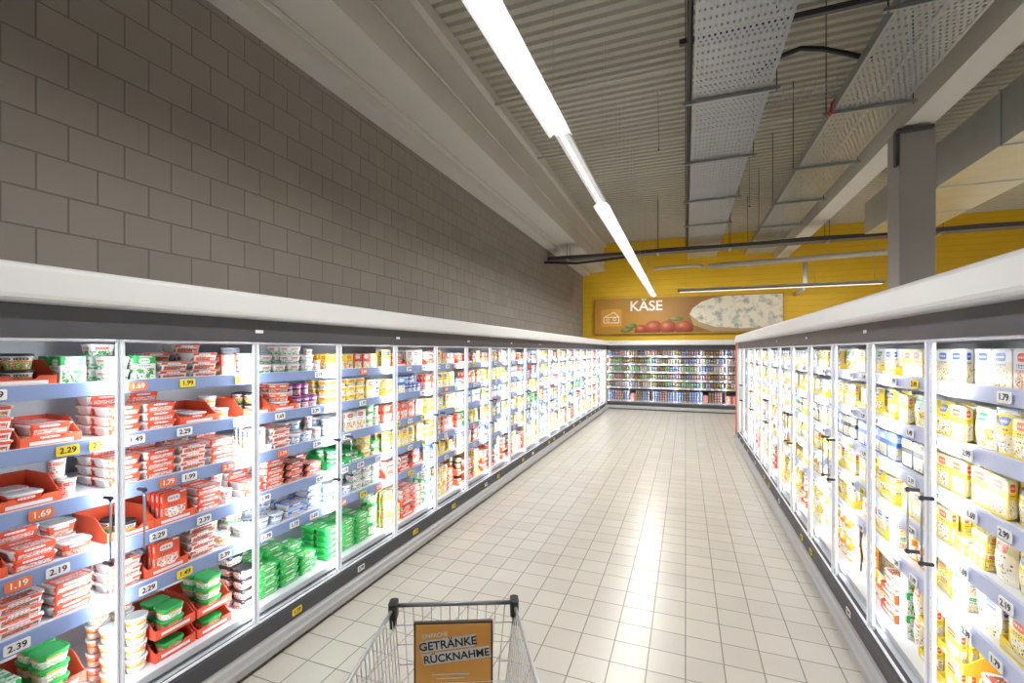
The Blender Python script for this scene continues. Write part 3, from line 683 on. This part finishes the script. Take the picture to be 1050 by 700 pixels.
r=empty('dome_sensor',(3.0,3.6,4.02)); MB().lathe([(.02,.09),(.07,.07),(.09,.02),(.06,-.02),(.02,-.04)][::-1],16).obj('dome',M_white,r); MB().tube([(0,0,.09),(0,0,TOP-4.02)],.006,6).obj('cable',M_black,r); MB().box(-.1,.1,-.1,.1,.085,.1).obj('mount',M_galv,r); tag(r,'white dome sensor hanging by the duct at upper right','sensor')
r=empty('steel_bracket',(2.36,6.68,3.95)); MB().box(-.03,.0,-.02,.06,0,.42).box(-.03,.32,-.05,-.0,.38,.42).obj('arm',M_dark,r); tag(r,'dark steel bracket at the head of the grey column','bracket')

# ------------------------------------------------------------------ sign
sm=bpy.data.materials.new('cheese sign print'); sm.use_nodes=True; n,l=nt(sm); b=n['Principled BSDF']; b.inputs['Roughness'].default_value=.5
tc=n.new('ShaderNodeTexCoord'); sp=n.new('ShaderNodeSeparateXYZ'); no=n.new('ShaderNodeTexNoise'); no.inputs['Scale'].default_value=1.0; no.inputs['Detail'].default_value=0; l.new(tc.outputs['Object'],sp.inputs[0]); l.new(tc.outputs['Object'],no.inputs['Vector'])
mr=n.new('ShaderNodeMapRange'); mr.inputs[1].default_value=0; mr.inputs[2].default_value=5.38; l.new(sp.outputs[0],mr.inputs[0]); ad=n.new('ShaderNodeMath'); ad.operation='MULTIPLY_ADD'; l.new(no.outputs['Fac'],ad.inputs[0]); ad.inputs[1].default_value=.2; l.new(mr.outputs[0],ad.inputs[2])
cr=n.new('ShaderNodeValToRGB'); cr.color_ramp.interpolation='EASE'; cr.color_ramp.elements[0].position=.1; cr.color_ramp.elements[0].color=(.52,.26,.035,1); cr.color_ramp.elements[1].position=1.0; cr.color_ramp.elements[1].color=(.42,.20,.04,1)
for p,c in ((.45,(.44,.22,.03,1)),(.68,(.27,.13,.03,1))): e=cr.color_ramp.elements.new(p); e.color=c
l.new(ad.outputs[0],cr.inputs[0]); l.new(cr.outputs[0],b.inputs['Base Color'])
r=empty('cheese_sign',(-2.77,14.97,2.33)); SW=5.38; SH=1.08
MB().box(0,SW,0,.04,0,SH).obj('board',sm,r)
MB().box(-.03,0,-.01,.08,-.03,SH+.03).box(SW,SW+.03,-.01,.08,-.03,SH+.03).box(0,SW,-.01,.08,-.03,0).box(0,SW,-.01,.08,SH,SH+.03).obj('frame',mat('sign edge',(.46,.27,.04),.5),r)
wi=mat('sign white',(.95,.95,.92),.5)
def blob(name,cx,cz,rx,rz_,m,y=-.004,wob=0,seed=0,n=28):
    rnd=random.Random(seed); ph=[rnd.uniform(0,6) for _ in range(3)]
    pts=[]
    for i in range(n):
        a=2*PI*i/n; q=1+wob*(math.sin(2*a+ph[0])+.6*math.sin(3*a+ph[1])+.3*math.sin(5*a+ph[2])); pts.append((min(SW-.01,max(.01,cx+rx*q*math.cos(a))),min(SH-.01,max(.01,cz+rz_*q*math.sin(a)))))
    return MB().loft([[(x,yy,z) for x,z in pts] for yy in (0,y)]).obj(name,m,r)
def shaded(name,cols):
    m=mat(name,cols[0],.5); n,l=nt(m); tc=n.new('ShaderNodeTexCoord'); mp=n.new('ShaderNodeMapping'); mp.inputs['Location'].default_value=(-.38,-.5,-.62); g=n.new('ShaderNodeVectorMath'); g.operation='LENGTH'
    no=n.new('ShaderNodeTexNoise'); no.inputs['Scale'].default_value=5; ma=n.new('ShaderNodeMath'); ma.operation='MULTIPLY_ADD'; ma.inputs[1].default_value=.25
    mu=n.new('ShaderNodeVectorMath'); mu.operation='MULTIPLY'; mu.inputs[1].default_value=(1,0,1)
    cr=n.new('ShaderNodeValToRGB'); k=len(cols)
    cr.color_ramp.elements[0].color=(*cols[0],1); cr.color_ramp.elements[0].position=.12; cr.color_ramp.elements[1].color=(*cols[-1],1); cr.color_ramp.elements[1].position=.85
    for i,c in enumerate(cols[1:-1]): e=cr.color_ramp.elements.new(.12+.73*(i+1)/(k-1)); e.color=(*c,1)
    l.new(tc.outputs['Generated'],mp.inputs[0]); l.new(mp.outputs[0],mu.inputs[0]); l.new(mu.outputs[0],g.inputs[0]); l.new(tc.outputs['Object'],no.inputs['Vector']); l.new(no.outputs['Fac'],ma.inputs[0]); l.new(g.outputs['Value'],ma.inputs[2])
    l.new(ma.outputs[0],cr.inputs[0]); l.new(cr.outputs[0],n['Principled BSDF'].inputs['Base Color']); return m
MB().loft([[(x+.52,yy,z+.50) for x,z,_ in rr(.66,.56,.05,0,3)] for yy in (0,-.003)]).obj('emblem_square',mat('emblem orange',(.74,.36,.035),.5),r)
ring=MB()
def seg(p,q,wd):
    dx,dz=q[0]-p[0],q[1]-p[1]; L=math.hypot(dx,dz); nx,nz=-dz/L*wd,dx/L*wd
    ring.add([(p[0]+nx,-.006,p[1]+nz),(p[0]-nx,-.006,p[1]-nz),(q[0]-nx,-.006,q[1]-nz),(q[0]+nx,-.006,q[1]+nz)],[(0,1,2,3)])
for p,q in (((.28,.34),(.76,.34)),((.76,.34),(.76,.52)),((.76,.52),(.28,.52)),((.28,.52),(.28,.34)),((.28,.52),(.60,.68)),((.60,.68),(.76,.52))): seg(p,q,.012)
for cx,cz in ((.40,.43),(.62,.45)):
    for i in range(12): seg((cx+.045*math.cos(i*PI/6),cz+.045*math.sin(i*PI/6)),(cx+.045*math.cos((i+1)*PI/6),cz+.045*math.sin((i+1)*PI/6)),.008)
ring.obj('cheese_emblem',wi,r)
textobj('lettering','KÄSE',.44,wi,r,(1.60,-.010,.84),.008)
rad=shaded('tomato print',[(.62,.24,.12),(.42,.09,.03),(.28,.04,.02),(.14,.02,.01)])
for i,(x,z,a) in enumerate(((1.45,.08,.20),(1.82,.16,.26),(2.25,.16,.25),(2.72,.14,.26))): blob('tomato_picture',x,z,a,a*.88,rad,-.004-.0008*i,.025,i)
lf=shaded('leaf print',[(.28,.34,.08),(.14,.18,.04),(.08,.10,.02)])
for i,(x,z) in enumerate(((1.15,.22),(2.5,.42),(1.0,.10))): blob('leaf_picture',x,z,.20,.07,lf,-.003-.0006*i,.12,20+i)
ch=mat('blue cheese',(.85,.80,.70),.6); n,l=nt(ch); b=n['Principled BSDF']; tc=n.new('ShaderNodeTexCoord'); no=n.new('ShaderNodeTexNoise'); no.inputs['Scale'].default_value=4.2; no.inputs['Detail'].default_value=5; no.inputs['Roughness'].default_value=.6; cr=n.new('ShaderNodeValToRGB')
cr.color_ramp.elements[0].position=.34; cr.color_ramp.elements[0].color=(.28,.33,.34,1); cr.color_ramp.elements[1].position=.52; cr.color_ramp.elements[1].color=(.74,.69,.58,1); l.new(tc.outputs['Object'],no.inputs['Vector']); l.new(no.outputs['Fac'],cr.inputs[0]); l.new(cr.outputs[0],b.inputs['Base Color'])
cp=[(2.88,.56),(2.98,.74),(3.22,.92),(3.55,1.03),(3.9,1.075),(4.7,1.075),(5.375,1.075),(5.375,.20),(5.0,.12),(4.3,.10),(3.6,.16),(3.15,.32)]
MB().loft([[(x,yy,z) for x,z in cp[::-1]] for yy in (0,-.009)]).obj('cheese_picture',ch,r)
rp=[(2.88,.56),(3.15,.32),(3.6,.16),(4.3,.10),(5.0,.12),(5.375,.20),(5.375,.01),(4.9,.01),(4.2,.01),(3.5,.02),(3.0,.22)]
MB().loft([[(x,yy,z) for x,z in rp] for yy in (0,-.008)]).obj('cheese_rind',mat('rind',(.42,.30,.16),.6),r)
tag(r,'long picture sign reading KÄSE with blue cheese on the yellow wall','sign')
hl=mat('header sticker',(.75,.78,.82),.4)
for k,(side,y) in enumerate((('L',1.885),('L',3.205),('L',4.525),('L',5.845),('L',7.165),('R',3.08),('R',4.4),('R',5.72))):
    p,rz=place(side,y,-.0135,1.86); o=MB().loft([[(x,yy,z) for x,z,_ in rr(.05,.018,.003,0,2)] for yy in (.001,-.001)]).obj('header_sticker',hl); o.location=p; o.rotation_euler=(0,0,rz)
    tag(o,'small pale sticker on the dark header, %s of the %s row'%(ordn[k if side=='L' else k-5],DRW[side]),'sticker')

# ------------------------------------------------------------------ shopping trolley
r=empty('shopping_trolley',(-.543,.948,0),.415)
def lerp(a,b,t): return Vector(a)+(Vector(b)-Vector(a))*t
FTL,FTR=(-.20,.45,.90),(.20,.45,.90); RTL,RTR=(-.27,-.42,.98),(.27,-.42,.98)
FBL,FBR=(-.15,.37,.50),(.15,.37,.50); RBL,RBR=(-.22,-.40,.42),(.22,-.40,.42)
def panel(name,a,b,c,d,nu,nv,rw=.0017):
    m=MB()
    for i in range(nu+1): m.tube([lerp(a,b,i/nu),lerp(d,c,i/nu)],rw,5)
    for j in range(nv+1): m.tube([lerp(a,d,j/nv),lerp(b,c,j/nv)],rw if j else .003,5)
    return m.obj(name,M_chrome,r)
panel('basket_front',FTL,FTR,FBR,FBL,13,7); panel('basket_side',FTL,RTL,RBL,FBL,28,7); panel('basket_side',FTR,RTR,RBR,FBR,28,7)
panel('basket_floor',FBL,FBR,RBR,RBL,11,16); panel('rear_gate',(RTL[0]+.01,RTL[1]+.02,RTL[2]-.02),(RTR[0]-.01,RTR[1]+.02,RTR[2]-.02),(RBR[0],RBR[1]+.02,RBR[2]),(RBL[0],RBL[1]+.02,RBL[2]),13,7)
MB().tube([RTL,FTL],.0052,8).tube([FTR,RTR],.0052,8).obj('rim',M_chrome,r)
MB().tube([(-.19,.45,.903),(.19,.45,.903)],.007,10).obj('front_bar',mat('dark grey bar',(.30,.31,.33),.3,.5),r)
for (x,sx) in ((-.20,-1),(.20,1)):
    b=MB().loft([rr(.028,.05,.010,z,3,x,.437) for z in (.872,.882,.916,.922)]); b.loft([rr(.020,.035,.008,z,3,x+sx*.004,.455) for z in (.83,.872)]); b.obj('corner_cap',M_black,r)
fr=MB()
for s in (-1,1):
    fr.tube([(s*.27,-.56,1.0),(s*.27,-.44,.97),(s*.26,-.44,.45),(s*.26,-.48,.16),(s*.25,-.44,.12),(s*.18,.44,.14)],.011,8)
    fr.tube([(s*.22,-.38,.42),(s*.18,.1,.30),(s*.165,.36,.16)],.010,8)
fr.tube([(-.18,.44,.14),(.18,.44,.14)],.011,8).tube([(-.25,-.42,.12),(.25,-.42,.12)],.011,8).tube([(-.15,.37,.50),(-.165,.36,.16)],.009,8).tube([(.15,.37,.50),(.165,.36,.16)],.009,8)
fr.obj('frame',M_chrome,r)
MB().tube([(-.28,-.56,1.0),(.28,-.56,1.0)],.018,12).obj('handle',M_black,r)
for (x,y) in ((-.24,-.42),(.24,-.42),(-.17,.42),(.17,.42)):
    w=MB(); w.loft([[(x+xx,y+rad_*math.cos(2*PI*i/20),.0625+rad_*math.sin(2*PI*i/20)) for i in range(20)] for xx,rad_ in ((-.016,.05),(-.012,.0615),(.012,.0615),(.016,.05))],0); cst=w.obj('caster',M_black,r)
    MB().box(x-.025,x-.020,y-.02,y+.02,.05,.13).box(x+.020,x+.025,y-.02,y+.02,.05,.13).box(x-.025,x+.025,y-.02,y+.02,.125,.135).obj('fork',M_galv,cst)
bd=MB().box(-.128,.128,.405,.417,.655,.868).obj('advert_board',mat('board dark frame',(.07,.05,.045),.4),r)
om=noisy('advert orange',(1.0,.50,.11),(.98,.47,.09),3,.45)
MB().box(-.122,.122,.4035,.405,.661,.862).obj('advert_face',om,bd)
wm=mat('advert white',(1.0,1.0,.98),.5); bk=mat('advert black',(.03,.02,.02),.5)
def rib(cx,cz,w,h,a,m,name,y,skew=0):
    c,s=math.cos(a),math.sin(a); pts=[(cx+c*x-s*z,cz+s*x+c*z) for x,z in ((-w/2,-h/2),(w/2-skew,-h/2),(w/2,h/2),(-w/2+skew,h/2))]
    MB().loft([[(x,yy,z) for x,z in pts] for yy in (y+.0004,y)]).obj(name,m,bd)
T=.10
rib(-.018,.800,.186,.038,T,wm,'white_patch',.4028,.006); rib(.010,.760,.212,.037,T,wm,'white_patch',.4026,-.006)
def tx(s,size,m,x,z,a=0,b_=.0):
    o=textobj('lettering',s,size,m,bd,(x,.4018,z),b_); o.rotation_euler=(0,-a,0)
tx('EINFACHE',.018,wm,-.060,.828,T,.0002); tx('GETRÄNKE',.037,bk,-.018,.7985,T,.0006); tx('RÜCKNAHME',.035,bk,.010,.7585,T,.0006)
for k in range(2): rib(-.01,.700-.013*k,.12-.03*k,.003,0,wm,'small_print_line',.4028)
tag(r,'chrome wire shopping trolley with orange advert board at the bottom of the aisle','shopping trolley')

# ------------------------------------------------------------------ world, camera
w=bpy.data.worlds.new('world'); SC.world=w; w.use_nodes=True; w.node_tree.nodes['Background'].inputs[0].default_value=(.5,.5,.48,1); w.node_tree.nodes['Background'].inputs[1].default_value=.3
cd=bpy.data.cameras.new('camera'); cam=bpy.data.objects.new('camera',cd); C.objects.link(cam); cd.sensor_width=36; cd.lens=36*467/1050; cd.shift_y=10/1050; cd.clip_start=.05
cam.location=(0,0,H); cam.rotation_euler=(PI/2,0,math.atan2(S_,C_)); SC.camera=cam
